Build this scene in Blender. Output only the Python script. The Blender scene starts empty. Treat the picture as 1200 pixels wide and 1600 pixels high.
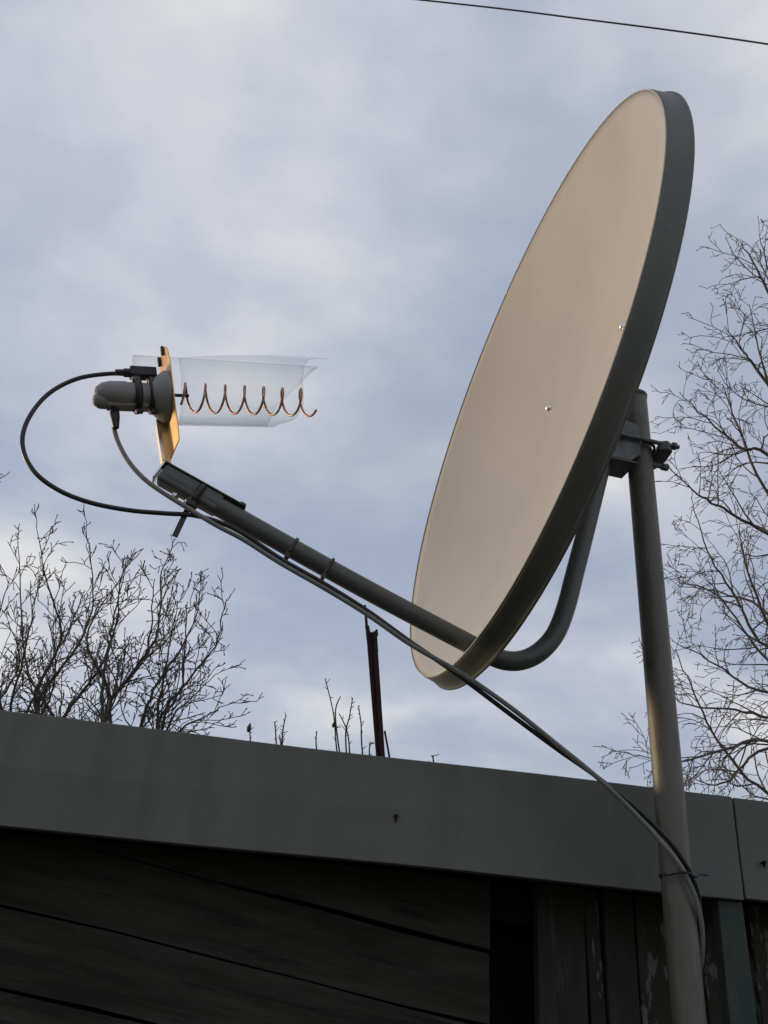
import bpy, bmesh, math, random
from mathutils import Vector, Matrix

# ------------------------------------------------------------------ camera
scene = bpy.context.scene
C = scene.collection
CAM = Vector((0, 0, 1.55))
FPX = 1400.0                                    # focal length in pixels of a 1200 x 1600 picture
_up = Vector((185, 2526, -1400)).normalized()   # world up seen in camera axes (pitch 29 deg, small roll)
_fw = Vector((0, 0, -1)); _Y = (_fw - _up * _fw.dot(_up)).normalized(); _X = _Y.cross(_up)
ROT = Matrix((_X, _Y, _up))                     # camera axes -> world axes
cd = bpy.data.cameras.new('camera'); cam = bpy.data.objects.new('camera', cd); C.objects.link(cam)
cam.matrix_world = Matrix.Translation(CAM) @ ROT.to_4x4()
cd.sensor_fit = 'VERTICAL'; cd.sensor_height = 32; cd.lens = 28
cd.clip_start = 0.02; cd.clip_end = 3000
scene.camera = cam

# ------------------------------------------------------------------ sky and sun
SUN_ELEV = math.radians(7.0)
SUN_DIR = Vector((-0.91 * math.cos(SUN_ELEV), 0.415 * math.cos(SUN_ELEV), math.sin(SUN_ELEV))).normalized()
world = bpy.data.worlds.new('World'); scene.world = world; world.use_nodes = True
wt = world.node_tree; wt.nodes.clear()
def wn(t, **k):
    n = wt.nodes.new(t)
    for a, b in k.items(): setattr(n, a, b)
    return n
wo = wn('ShaderNodeOutputWorld'); wb = wn('ShaderNodeBackground'); wb.inputs['Strength'].default_value = 0.1
sky = wn('ShaderNodeTexSky', sky_type='NISHITA', sun_disc=False)
sky.sun_elevation = SUN_ELEV; sky.sun_rotation = math.atan2(SUN_DIR.x, SUN_DIR.y)
sky.altitude = 100; sky.air_density = 1.0; sky.dust_density = 1.0; sky.ozone_density = 1.5
tc = wn('ShaderNodeTexCoord')
sep = wn('ShaderNodeSeparateXYZ'); wt.links.new(tc.outputs['Generated'], sep.inputs[0])
zz = wn('ShaderNodeMath', operation='MAXIMUM'); wt.links.new(sep.outputs['Z'], zz.inputs[0]); zz.inputs[1].default_value = 0.0
za = wn('ShaderNodeMath', operation='ADD'); wt.links.new(zz.outputs[0], za.inputs[0]); za.inputs[1].default_value = 0.30
dx = wn('ShaderNodeMath', operation='DIVIDE'); wt.links.new(sep.outputs['X'], dx.inputs[0]); wt.links.new(za.outputs[0], dx.inputs[1])
dy = wn('ShaderNodeMath', operation='DIVIDE'); wt.links.new(sep.outputs['Y'], dy.inputs[0]); wt.links.new(za.outputs[0], dy.inputs[1])
cv = wn('ShaderNodeCombineXYZ'); wt.links.new(dx.outputs[0], cv.inputs[0]); wt.links.new(dy.outputs[0], cv.inputs[1])
mp = wn('ShaderNodeMapping'); wt.links.new(cv.outputs[0], mp.inputs[0])
mp.inputs['Location'].default_value = (5.6, 1.35, 0); mp.inputs['Rotation'].default_value = (0, 0, math.radians(-25)); mp.inputs['Scale'].default_value = (1.0, 1.3, 1)
n1 = wn('ShaderNodeTexNoise'); n1.inputs['Scale'].default_value = 2.0; n1.inputs['Detail'].default_value = 5; n1.inputs['Roughness'].default_value = 0.48; n1.inputs['Distortion'].default_value = 0.1
wt.links.new(mp.outputs[0], n1.inputs['Vector'])
n2 = wn('ShaderNodeTexNoise'); n2.inputs['Scale'].default_value = 3.2; n2.inputs['Detail'].default_value = 5; n2.inputs['Roughness'].default_value = 0.5
mp2 = wn('ShaderNodeMapping'); wt.links.new(cv.outputs[0], mp2.inputs[0]); mp2.inputs['Location'].default_value = (3.3, 8.3, 4)
wt.links.new(mp2.outputs[0], n2.inputs['Vector'])
cover = wn('ShaderNodeValToRGB'); wt.links.new(n1.outputs['Fac'], cover.inputs[0])
cover.color_ramp.elements[0].position = 0.34; cover.color_ramp.elements[0].color = (0.22, 0.22, 0.22, 1)
cover.color_ramp.elements[1].position = 0.66; cover.color_ramp.elements[1].color = (0.92, 0.92, 0.92, 1)
cover.color_ramp.interpolation = 'EASE'
tone = wn('ShaderNodeValToRGB'); wt.links.new(n2.outputs['Fac'], tone.inputs[0])
tone.color_ramp.elements[0].position = 0.40; tone.color_ramp.elements[0].color = (5.2, 5.5, 6.55, 1)
tone.color_ramp.elements[1].position = 0.63; tone.color_ramp.elements[1].color = (8.0, 8.0, 7.95, 1)
skb = wn('ShaderNodeMixRGB', blend_type='MIX'); skb.inputs[0].default_value = 0.55
wt.links.new(sky.outputs[0], skb.inputs[1]); skb.inputs[2].default_value = (4.8, 5.7, 7.8, 1)
mix = wn('ShaderNodeMixRGB', blend_type='MIX')
wt.links.new(cover.outputs[0], mix.inputs[0]); wt.links.new(skb.outputs[0], mix.inputs[1]); wt.links.new(tone.outputs[0], mix.inputs[2])
wt.links.new(mix.outputs[0], wb.inputs[0]); wt.links.new(wb.outputs[0], wo.inputs[0])

sl = bpy.data.lights.new('sun', 'SUN'); sl.energy = 2.1; sl.angle = math.radians(10); sl.color = (1.0, 0.74, 0.46)
so = bpy.data.objects.new('sun', sl); C.objects.link(so)
so.rotation_euler = SUN_DIR.to_track_quat('Z', 'Y').to_euler(); so.location = (-20, 4, 8)
vs = scene.view_settings
vs.view_transform = 'Standard'; vs.look = 'None'; vs.exposure = 0.0; vs.gamma = 1.0; vs.use_curve_mapping = False

# ------------------------------------------------------------------ helpers
random.seed(4)
def V(*a): return Vector(a)
def ray(px, py): return ROT @ Vector((px - 600, 800 - py, -FPX))
def at(px, py, depth): return CAM + ray(px, py) * (depth / FPX)

# the dish and everything it carries share one upright symmetry plane
S = 0.72
DC = CAM + V(0.26671, 1.57315, 1.20585) * S     # centre of the aperture
DN = V(-0.957014, -0.227264, 0.180206)          # aperture normal
DR = V(0.231047, -0.972943, 0.0)                # sideways, towards the viewer
DU = V(0.175331, 0.041636, 0.983629)            # up within the aperture
BW = 0.61211 * S; BH = BW * 1.08                # half width, half height
def on_plane(px, py, off=0.0):
    d = ray(px, py); o = DC + DR * off
    return CAM + d * ((o - CAM).dot(DR) / d.dot(DR))
def dfr(n, r, u): return DC + DN * n + DR * r + DU * u

class MB:
    def __init__(s): s.v = []; s.f = []; s.sm = []
    def add(s, vs_, fs, smooth=False):
        b = len(s.v); s.v += [tuple(v) for v in vs_]
        for f in fs: s.f.append(tuple(i + b for i in f)); s.sm.append(smooth)
    def box(s, c, ax, ay, az):          # centre and half-extent vectors
        vs_ = [c + ax * i + ay * j + az * k for i in (-1, 1) for j in (-1, 1) for k in (-1, 1)]
        fs = [(0, 1, 3, 2), (4, 6, 7, 5), (0, 4, 5, 1), (2, 3, 7, 6), (0, 2, 6, 4), (1, 5, 7, 3)]
        if ax.cross(ay).dot(az) < 0: fs = [f[::-1] for f in fs]
        s.add(vs_, fs)
    def tube(s, pts, rad, sides=10, cap=True, closed=False, start=None, flat=1.0):
        n = len(pts); pts = [Vector(p) for p in pts]
        if not hasattr(rad, '__len__'): rad = [rad] * n
        t0 = (pts[1] - pts[0]).normalized()
        ref = Vector(start) if start is not None else (V(0, 0, 1) if abs(t0.z) < 0.9 else V(1, 0, 0))
        x = (ref - t0 * ref.dot(t0)).normalized(); out = []
        for i in range(n):
            if closed: t = (pts[(i + 1) % n] - pts[i - 1]).normalized()
            else: t = (pts[min(i + 1, n - 1)] - pts[max(i - 1, 0)]).normalized()
            x = (x - t * x.dot(t)).normalized(); y = t.cross(x)
            for k in range(sides):
                a = 2 * math.pi * k / sides
                out.append(pts[i] + x * (math.cos(a) * rad[i]) + y * (math.sin(a) * rad[i] * flat))
        fs = []
        for i in range(n if closed else n - 1):
            j = (i + 1) % n
            for k in range(sides):
                l = (k + 1) % sides
                fs.append((i * sides + k, i * sides + l, j * sides + l, j * sides + k))
        s.add(out, fs, True)
        if cap and not closed:
            s.add(out[:sides], [tuple(range(sides))[::-1]]); s.add(out[-sides:], [tuple(range(sides))])
    def lathe(s, o, ax, prof, sides=32, sx=1.0, ref=None, smooth=True):  # prof: (along, radius)
        ax = ax.normalized(); r0 = ref if ref is not None else (V(0, 0, 1) if abs(ax.z) < 0.9 else V(1, 0, 0))
        x = (r0 - ax * r0.dot(ax)).normalized(); y = ax.cross(x); out = []
        for (a, r) in prof:
            for k in range(sides):
                t = 2 * math.pi * k / sides
                out.append(o + ax * a + x * (math.cos(t) * r) + y * (math.sin(t) * r * sx))
        fs = []
        for i in range(len(prof) - 1):
            for k in range(sides):
                l = (k + 1) % sides
                fs.append((i * sides + k, i * sides + l, (i + 1) * sides + l, (i + 1) * sides + k))
        s.add(out, fs, smooth)
        s.add(out[:sides], [tuple(range(sides))[::-1]]); s.add(out[-sides:], [tuple(range(sides))])
    def prism(s, poly, ex):              # polygon of points extruded by a vector
        n = len(poly); vs_ = list(poly) + [p + ex for p in poly]
        fs = [tuple(range(n))[::-1], tuple(range(n, 2 * n))] + [(i, (i + 1) % n, n + (i + 1) % n, n + i) for i in range(n)]
        s.add(vs_, fs)
    def build(s, name, m, parent=None, bevel=0.0, weld=True):
        me = bpy.data.meshes.new(name); me.from_pydata(s.v, [], s.f)
        me.polygons.foreach_set('use_smooth', s.sm); me.update()
        if weld and len(s.v) < 60000:
            bm = bmesh.new(); bm.from_mesh(me)
            bmesh.ops.recalc_face_normals(bm, faces=bm.faces); bm.to_mesh(me); bm.free()
        o = bpy.data.objects.new(name, me); C.objects.link(o)
        if m: me.materials.append(m)
        if parent is not None: child(o, parent)
        if bevel:
            w = o.modifiers.new('bevel', 'BEVEL'); w.width = bevel; w.segments = 2; w.limit_method = 'ANGLE'; w.angle_limit = math.radians(40)
        return o
def child(o, parent):
    o.parent = parent; o.matrix_parent_inverse = Matrix.Translation(parent_loc(parent)).inverted()
def parent_loc(p):
    l = p.location.copy()
    while p.parent is not None: p = p.parent; l = l + p.location if p.type != 'EMPTY' else p.location.copy()
    return l
def empty(name, loc, label, cat, group=None):
    o = bpy.data.objects.new(name, None); o.location = loc; o.empty_display_size = 0.05; C.objects.link(o)
    return tag(o, label, cat, group)
def tag(o, label, cat, group=None):
    o['label'] = label; o['category'] = cat
    if group: o['group'] = group
    return o
def smooth(pts, k=8):
    pts = [Vector(p) for p in pts]; out = []
    for i in range(len(pts) - 1):
        p0 = pts[max(i - 1, 0)]; p1 = pts[i]; p2 = pts[i + 1]; p3 = pts[min(i + 2, len(pts) - 1)]
        for j in range(k):
            t = j / k
            out.append(0.5 * ((2 * p1) + (p2 - p0) * t + (2 * p0 - 5 * p1 + 4 * p2 - p3) * t * t + (3 * p1 - p0 - 3 * p2 + p3) * t ** 3))
    out.append(pts[-1]); return out

# ------------------------------------------------------------------ materials
def mat(name, col, rough=0.6, metal=0.0, col2=None, scale=8.0, stretch=(1, 1, 1), lo=0.35, hi=0.7, bump=0.0, bscale=60.0, col3=None, scale3=3.0, lo3=0.55, hi3=0.7, spec=0.5, coords='Object', detail=6, layers=(), roty=0.0):
    m = bpy.data.materials.new(name); m.use_nodes = True; t = m.node_tree; b = t.nodes['Principled BSDF']
    b.inputs['Roughness'].default_value = rough; b.inputs['Metallic'].default_value = metal
    b.inputs['Base Color'].default_value = (*col, 1); b.inputs['Specular IOR Level'].default_value = spec
    tcn = t.nodes.new('ShaderNodeTexCoord'); rot_ = t.nodes.new('ShaderNodeMapping'); rot_.inputs['Rotation'].default_value = (0, roty, 0); t.links.new(tcn.outputs[coords], rot_.inputs[0]); mpn = t.nodes.new('ShaderNodeMapping'); mpn.inputs['Scale'].default_value = stretch
    t.links.new(rot_.outputs[0], mpn.inputs[0])
    def noise(sc, det=detail):
        n = t.nodes.new('ShaderNodeTexNoise'); n.inputs['Scale'].default_value = sc; n.inputs['Detail'].default_value = det; n.inputs['Roughness'].default_value = 0.6
        t.links.new(mpn.outputs[0], n.inputs['Vector']); return n
    def ramp(n, a, c):
        r = t.nodes.new('ShaderNodeValToRGB'); r.color_ramp.elements[0].position = a; r.color_ramp.elements[1].position = c
        t.links.new(n.outputs['Fac'], r.inputs[0]); return r
    last = None
    if col2:
        r = ramp(noise(scale), lo, hi); r.color_ramp.elements[0].color = (*col, 1); r.color_ramp.elements[1].color = (*col2, 1); last = r.outputs[0]
    if col3:
        r = ramp(noise(scale3, 8), lo3, hi3)
        x = t.nodes.new('ShaderNodeMixRGB'); t.links.new(r.outputs[0], x.inputs[0])
        if last: t.links.new(last, x.inputs[1])
        else: x.inputs[1].default_value = (*col, 1)
        x.inputs[2].default_value = (*col3, 1); last = x.outputs[0]
    for (lc, lst, lsc, la, lb, lm) in layers:
        mp_ = t.nodes.new('ShaderNodeMapping'); mp_.inputs['Scale'].default_value = lst; t.links.new(rot_.outputs[0], mp_.inputs[0])
        n = t.nodes.new('ShaderNodeTexNoise'); n.inputs['Scale'].default_value = lsc; n.inputs['Detail'].default_value = 8; n.inputs['Roughness'].default_value = 0.65; t.links.new(mp_.outputs[0], n.inputs['Vector'])
        r = ramp(n, la, lb); mu = t.nodes.new('ShaderNodeMath'); mu.operation = 'MULTIPLY'; mu.inputs[1].default_value = lm; t.links.new(r.outputs[0], mu.inputs[0])
        x = t.nodes.new('ShaderNodeMixRGB'); t.links.new(mu.outputs[0], x.inputs[0])
        if last: t.links.new(last, x.inputs[1])
        else: x.inputs[1].default_value = (*col, 1)
        x.inputs[2].default_value = (*lc, 1); last = x.outputs[0]
    if last: t.links.new(last, b.inputs['Base Color'])
    if bump:
        n = noise(bscale); bp = t.nodes.new('ShaderNodeBump'); bp.inputs['Strength'].default_value = bump; bp.inputs['Distance'].default_value = 0.01
        t.links.new(n.outputs['Fac'], bp.inputs['Height']); t.links.new(bp.outputs[0], b.inputs['Normal'])
    return m
M = {}
M['dish'] = mat('dish_paint', (0.40, 0.375, 0.33), 0.45, 0, (0.44, 0.405, 0.355), 5, lo=0.3, hi=0.7, bump=0.03, bscale=9, col3=(0.35, 0.34, 0.295), scale3=2.2, lo3=0.45, hi3=0.8, layers=[((0.31, 0.30, 0.26), (2, 2, 0.8), 3.0, 0.48, 0.75, 0.35), ((0.22, 0.21, 0.18), (1, 1, 0.6), 70, 0.70, 0.76, 0.5)])
M['rim'] = mat('dish_rim_shaded_paint', (0.088, 0.092, 0.074), 0.5, 0, (0.11, 0.113, 0.092), 6, bump=0.04, bscale=40, layers=[((0.05, 0.052, 0.044), (3, 3, 1), 14, 0.55, 0.75, 0.6)])  # dish paint darkened, the rim's unlit side put into the colour
M['armgrey'] = mat('grey_tube_paint', (0.072, 0.080, 0.070), 0.42, 0.0, (0.094, 0.103, 0.09), 12, bump=0.06, bscale=90, layers=[((0.05, 0.053, 0.047), (1, 1, 2), 24, 0.55, 0.72, 0.7), ((0.17, 0.175, 0.16), (1, 1, 1), 90, 0.66, 0.72, 0.7)])
M['galv'] = mat('galvanised_steel', (0.085, 0.095, 0.093), 0.5, 0.3, (0.13, 0.14, 0.137), 40, lo=0.4, hi=0.6, bump=0.03)
M['mast'] = mat('mast_steel', (0.09, 0.085, 0.068), 0.5, 0.15, (0.155, 0.145, 0.115), 9, stretch=(3, 3, 0.6), lo=0.3, hi=0.75, bump=0.10, bscale=60, layers=[((0.24, 0.22, 0.19), (9, 9, 0.35), 6, 0.55, 0.72, 0.6), ((0.055, 0.042, 0.034), (4, 4, 1.2), 16, 0.58, 0.70, 0.8), ((0.13, 0.065, 0.03), (5, 5, 1), 22, 0.66, 0.74, 0.5)])
M['black'] = mat('black_plastic', (0.012, 0.012, 0.013), 0.45, 0, (0.02, 0.02, 0.021), 60)
M['coaxgrey'] = mat('grey_coax_jacket', (0.19, 0.195, 0.185), 0.5, 0, (0.14, 0.143, 0.138), 30)
M['lnb'] = mat('grey_lnb_plastic', (0.22, 0.216, 0.204), 0.5, 0, (0.26, 0.254, 0.24), 18, bump=0.03, bscale=120, layers=[((0.09, 0.088, 0.08), (1, 1, 2), 30, 0.52, 0.72, 0.6)])
M['lnbcap'] = mat('pale_lnb_cap', (0.27, 0.27, 0.255), 0.5, 0, (0.22, 0.22, 0.21), 30)
M['copper'] = mat('tarnished_copper', (0.92, 0.60, 0.24), 0.3, 0.5, (0.62, 0.30, 0.11), 24, stretch=(1, 1, 0.35), lo=0.42, hi=0.72, bump=0.08, bscale=40)
M['brass'] = mat('bright_copper_strip', (0.95, 0.68, 0.34), 0.3, 0.5, (0.86, 0.52, 0.24), 20, bump=0.05, bscale=40)
M['helix'] = mat('copper_wire', (0.34, 0.13, 0.085), 0.35, 0.6, (0.46, 0.42, 0.36), 45, lo=0.47, hi=0.6, layers=[((0.10, 0.05, 0.04), (1, 1, 1), 80, 0.5, 0.65, 0.7)])
M['fascia'] = mat('grey_fascia_paint', (0.122, 0.127, 0.108), 0.62, 0, (0.098, 0.102, 0.087), 7, stretch=(1, 1, 0.5), lo=0.3, hi=0.75, bump=0.06, bscale=120, layers=[((0.072, 0.068, 0.055), (3, 3, 0.7), 6, 0.50, 0.76, 0.6), ((0.14, 0.142, 0.118), (1, 1, 1), 3.2, 0.5, 0.75, 0.55), ((0.05, 0.048, 0.04), (1, 1, 0.7), 120, 0.68, 0.75, 0.6)])
M['wood'] = mat('dark_weathered_wood', (0.017, 0.015, 0.010), 0.9, 0, (0.052, 0.046, 0.034), 7, stretch=(0.7, 2, 8), lo=0.36, hi=0.70, bump=0.6, bscale=16, layers=[((0.045, 0.049, 0.036), (1, 1, 3), 6, 0.5, 0.68, 0.8), ((0.007, 0.006, 0.005), (0.8, 2, 10), 8, 0.58, 0.68, 0.85)], roty=math.radians(-8.4))
M['shade_black'] = mat('dark_shade_boards', (0.012, 0.011, 0.010), 0.95, 0, (0.02, 0.018, 0.016), 12, bump=0.1)  # near-black, shade under the eave put into the colour; nail heads use it too
M['peel'] = mat('peeling_brown_boards', (0.024, 0.022, 0.014), 0.85, 0, (0.04, 0.036, 0.024), 10, stretch=(8, 3, 1), bump=0.3, bscale=26, col3=(0.17, 0.165, 0.145), scale3=7, lo3=0.60, hi3=0.62, layers=[((0.15, 0.145, 0.125), (3.2, 3.2, 1), 11, 0.555, 0.575, 0.85)])
M['mouldy'] = mat('greenish_brown_board', (0.024, 0.025, 0.018), 0.88, 0, (0.04, 0.04, 0.028), 10, stretch=(8, 3, 1), bump=0.3, bscale=26, col3=(0.055, 0.062, 0.05), scale3=6, lo3=0.6, hi3=0.68)
M['teal'] = mat('faded_teal_board', (0.05, 0.066, 0.055), 0.8, 0, (0.026, 0.038, 0.033), 8, stretch=(5, 3, 1), bump=0.2, bscale=30, col3=(0.14, 0.145, 0.13), scale3=9, lo3=0.66, hi3=0.70)
M['rust'] = mat('rusty_iron', (0.035, 0.018, 0.017), 0.85, 0.1, (0.065, 0.03, 0.026), 30, bump=0.4, bscale=120)
M['roof'] = mat('roofing_felt', (0.07, 0.07, 0.068), 0.9, 0, (0.10, 0.10, 0.095), 12, bump=0.3, bscale=120)
M['bark'] = mat('grey_brown_twig_bark', (0.085, 0.075, 0.062), 0.9, 0, (0.13, 0.118, 0.10), 25, bump=0.3, bscale=80)
M['bark2'] = mat('pale_brown_twig_bark', (0.095, 0.085, 0.072), 0.9, 0, (0.15, 0.135, 0.115), 25, bump=0.3, bscale=80)
M['stalk'] = mat('dry_stalk', (0.10, 0.085, 0.06), 0.9, 0, (0.055, 0.048, 0.035), 25)
M['cable'] = mat('overhead_cable_sheath', (0.10, 0.09, 0.10), 0.5)
M['ground'] = mat('winter_grass_ground', (0.07, 0.065, 0.035), 0.95, 0, (0.11, 0.095, 0.06), 2.5, bump=0.5, bscale=30, col3=(0.06, 0.075, 0.03), scale3=0.6)
M['screw'] = mat('bright_zinc', (0.75, 0.75, 0.72), 0.25, 0.9)
def film():
    m = bpy.data.materials.new('clear_plastic_film'); m.use_nodes = True; t = m.node_tree; t.nodes.clear()
    o = t.nodes.new('ShaderNodeOutputMaterial'); mx = t.nodes.new('ShaderNodeMixShader'); tr = t.nodes.new('ShaderNodeBsdfTransparent'); gl = t.nodes.new('ShaderNodeBsdfGlossy')
    tr.inputs[0].default_value = (0.962, 0.966, 0.97, 1); gl.inputs['Roughness'].default_value = 0.12; gl.inputs[0].default_value = (0.75, 0.76, 0.78, 1)
    lw = t.nodes.new('ShaderNodeLayerWeight'); lw.inputs[0].default_value = 0.22
    mm = t.nodes.new('ShaderNodeMath'); mm.operation = 'MULTIPLY'; mm.inputs[1].default_value = 0.62
    t.links.new(lw.outputs['Facing'], mm.inputs[0]); t.links.new(mm.outputs[0], mx.inputs[0])
    t.links.new(tr.outputs[0], mx.inputs[1]); t.links.new(gl.outputs[0], mx.inputs[2]); t.links.new(mx.outputs[0], o.inputs[0])
    return m
M['film'] = film()

# ------------------------------------------------------------------ ground
mb = MB(); R_ = 900; N_ = 24
gv = []; gf = []
for i in range(N_ + 1):
    for j in range(N_ + 1):
        q = lambda t: math.copysign(abs(t) ** 2.6, t) * R_
        gv.append(V(q(i / N_ * 2 - 1), q(j / N_ * 2 - 1), 0))
for i in range(N_):
    for j in range(N_):
        a = i * (N_ + 1) + j; gf.append((a, a + N_ + 1, a + N_ + 2, a + 1))
mb.add(gv, gf)
g = mb.build('ground', M['ground']); g['kind'] = 'structure'

# ------------------------------------------------------------------ shed
WD = V(0.98317, 0.18265, 0)                     # along the fascia, to the right
WI = V(-0.18265, 0.98317, 0)                    # into the shed
MAST = V(CAM.x + 0.550 * S, CAM.y + 1.641 * S, 0)
FD = MAST.dot(WI) + 0.075                       # front plane of the fascia
def wp(a, inn, z): return WD * a + WI * (FD + inn) + V(0, 0, z)
def on_wall(px, py, inn=0.0):
    d = ray(px, py); k = FD + inn - CAM.dot(WI)
    return CAM + d * (k / d.dot(WI))
ZT = on_wall(600, 1180).z; ZB = on_wall(600, 1351).z
SEAM = on_wall(1147, 1245).dot(WD)
shed = empty('shed', wp(0, 0.6, 0), 'low dark wooden shed with grey fascia boards under a flat roof', 'shed')
L0, L1 = -2.6, 2.2
def wbox(m, a0, a1, i0, i1, z0, z1): m.box((wp(a0, i0, z0) + wp(a1, i1, z1)) / 2, WD * (abs(a1 - a0) / 2), WI * (abs(i1 - i0) / 2), V(0, 0, abs(z1 - z0) / 2))
# long fascia board, gently uneven like real timber
def fascia(name, a0, a1, zt, zb, inn, seed, tilt0=0.0):
    rnd = random.Random(seed); m = MB(); n = max(4, int((a1 - a0) / 0.06)); vs_ = []; fs = []
    wv = [0.0] * 6; ph = [rnd.uniform(0, 6) for _ in range(6)]
    def wob(a, k): return 0.0016 * math.sin(a * 3.1 + ph[k]) + 0.0007 * math.sin(a * 11 + ph[(k + 2) % 6])
    for i in range(n + 1):
        a = a0 + (a1 - a0) * i / n; t = i / n
        k = tilt0 * (1 - t)
        vs_ += [wp(a, inn, zb + wob(a, 0)), wp(a, inn - 0.001 + wob(a, 1), (zt + zb) / 2), wp(a, inn, zt + wob(a, 2)), wp(a, inn + 0.02, zt + wob(a, 2)), wp(a, inn + 0.02, zb + wob(a, 0))]
    for i in range(n):
        for j in range(5): fs.append((i * 5 + j, (i + 1) * 5 + j, (i + 1) * 5 + (j + 1) % 5, i * 5 + (j + 1) % 5))
    fs.append((0, 1, 2, 3, 4)); fs.append(tuple(n * 5 + j for j in (4, 3, 2, 1, 0)))
    m.add(vs_, fs); return m.build(name, M['fascia'], shed, bevel=0.0012)
fascia('fascia_board', L0, SEAM - 0.0034, ZT, ZB, 0, 1)
fascia('fascia_board', SEAM + 0.0012, L1, ZT - 0.001, ZB + 0.001, 0.003, 2)
m = MB(); wbox(m, L0 - 0.02, L1 + 0.02, 0.021, 2.2, ZT - 0.03, ZT - 0.004); m.build('roof', M['roof'], shed)
m = MB(); wbox(m, L0, L1, 0.021, 0.40, ZB + 0.02, ZB + 0.035); m.build('soffit', M['shade_black'], shed)
for (a, z, r) in ((on_wall(618, 1276).dot(WD), on_wall(618, 1276).z, 0.0030), (on_wall(1192, 1348).dot(WD), on_wall(1192, 1348).z, 0.0026)):
    m = MB(); o_ = wp(a, -0.0045, z)
    m.lathe(o_, WI, [(-0.0025, 0.0004), (-0.0018, r * 0.8), (0.0, r), (0.003, r * 0.9), (0.012, r * 0.4)], 10)
    m.box(o_ + V(0, 0, -r * 1.6) + WI * 0.002, WD * r * 0.35, WI * 0.0015, V(0, 0, r * 0.8))
    m.build('nail_head', M['shade_black'], shed)
# walls under the eave
REC = 0.13
aL = on_wall(765, 1500, REC).dot(WD); aR = on_wall(841, 1500, REC).dot(WD)
m = MB(); wbox(m, L0, L1, REC + 0.16, REC + 0.18, 0, ZB + 0.02); m.build('back_lining', M['shade_black'], shed)
m = MB(); wbox(m, L0, L1, REC + 0.06, REC + 0.15, ZB - 0.035, ZB + 0.0195); m.build('wall_plate', M['shade_black'], shed, bevel=0.003)
# slanting boards of the left bay
rnd = random.Random(9); sl_ = math.tan(math.radians(-8.4)); bh = 0.088
zr = on_wall(37, 1425, REC).z; ar = on_wall(37, 1425, REC).dot(WD)
for k in range(-24, 9):
    m = MB(); a0, a1 = L0, aL; th = 0.018 + rnd.uniform(-0.004, 0.004); w0 = bh - 0.0012 - rnd.uniform(0, 0.0025); n = 24; vs_ = []; fs = []
    zc = zr + k * bh; ph = rnd.uniform(0, 6)
    top = max(zc + (a0 - ar) * sl_, zc + (a1 - ar) * sl_); low = min(zc + (a0 - ar) * sl_, zc + (a1 - ar) * sl_)
    if low - bh > ZB + 0.01 or top < 0.02: continue
    pts_lo = []; pts_hi = []
    for i in range(n + 1):
        a = a0 + (a1 - a0) * i / n; zz_ = zc + (a - ar) * sl_ + 0.0016 * math.sin(a * 7 + ph) + 0.0010 * math.sin(a * 23 + ph * 2)
        zl = min(max(zz_ - w0 + 0.0042 * max(0, math.sin(a * 4.3 + ph * 3) * 0.7 + math.sin(a * 13 + ph) * 0.3), 0.0), ZB + 0.012); zh = min(max(zz_, 0.0), ZB + 0.012)
        if zh - zl < 0.003: zl = zh - 0.003
        vs_ += [wp(a, REC + 0.018 - th, zl), wp(a, REC + 0.018 - th + 0.003, zh), wp(a, REC + 0.02, zh), wp(a, REC + 0.02, zl)]
    for i in range(n):
        for j in range(4): fs.append((i * 4 + j, (i + 1) * 4 + j, (i + 1) * 4 + (j + 1) % 4, i * 4 + (j + 1) % 4))
    fs += [(0, 1, 2, 3), tuple(n * 4 + j for j in (3, 2, 1, 0))]
    m.add(vs_, fs); m.build('wall_board', M['wood'], shed)
# upright boards of the right bay: (left px, right px) at picture row 1500
def upright(px0, px1, inn, matn, name='upright_board', z1=None, lean=0.0, th=0.018):
    a0 = on_wall(px0, 1500, inn).dot(WD); a1 = on_wall(px1, 1500, inn).dot(WD); z1 = z1 or ZB + 0.012
    m = MB(); n = 14; vs_ = []; fs = []; r2 = random.Random(px0)
    for i in range(n + 1):
        z = z1 * i / n; e = lean * (z - 1.55); j0 = r2.uniform(-.0012, .0012); j1 = r2.uniform(-.0012, .0012)
        vs_ += [wp(a0 + e + j0, inn, z), wp(a1 + e + j1, inn, z), wp(a1 + e + j1, inn + th, z), wp(a0 + e + j0, inn + th, z)]
    for i in range(n):
        for j in range(4): fs.append((i * 4 + j, i * 4 + (j + 1) % 4, (i + 1) * 4 + (j + 1) % 4, (i + 1) * 4 + j))
    fs += [(3, 2, 1, 0), tuple(n * 4 + j for j in range(4))]
    m.add(vs_, fs); return m.build(name, M[matn], shed, bevel=0.0015)
upright(842, 917, REC, 'mouldy'); upright(920, 944, REC + 0.006, 'peel', lean=-0.03, th=0.012); upright(949, 996, REC + 0.002, 'mouldy'); upright(999, 1044, REC + 0.001, 'peel')
upright(1047, 1098, REC + 0.004, 'mouldy'); upright(1100, 1134, REC, 'peel')
upright(1131, 1172, 0.012, 'teal', 'corner_post', z1=ZB - 0.0005, th=0.02)
x_ = 1200
for k in range(14):
    upright(x_ - 20 if k == 0 else x_, x_ + 46, REC + 0.003 * (k % 2), ('peel', 'mouldy')[k % 2]); x_ += 49
m = MB(); wbox(m, L0 - 0.02, L0, 0.021, 2.2, 0, ZT - 0.031); m.build('end_wall', M['wood'], shed)
m = MB(); wbox(m, L1, L1 + 0.02, 0.021, 2.2, 0, ZT - 0.031); m.build('end_wall', M['wood'], shed)
m = MB(); wbox(m, L0, L1, 2.17, 2.19, 0, ZT - 0.031); m.build('rear_wall', M['wood'], shed)

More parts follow.
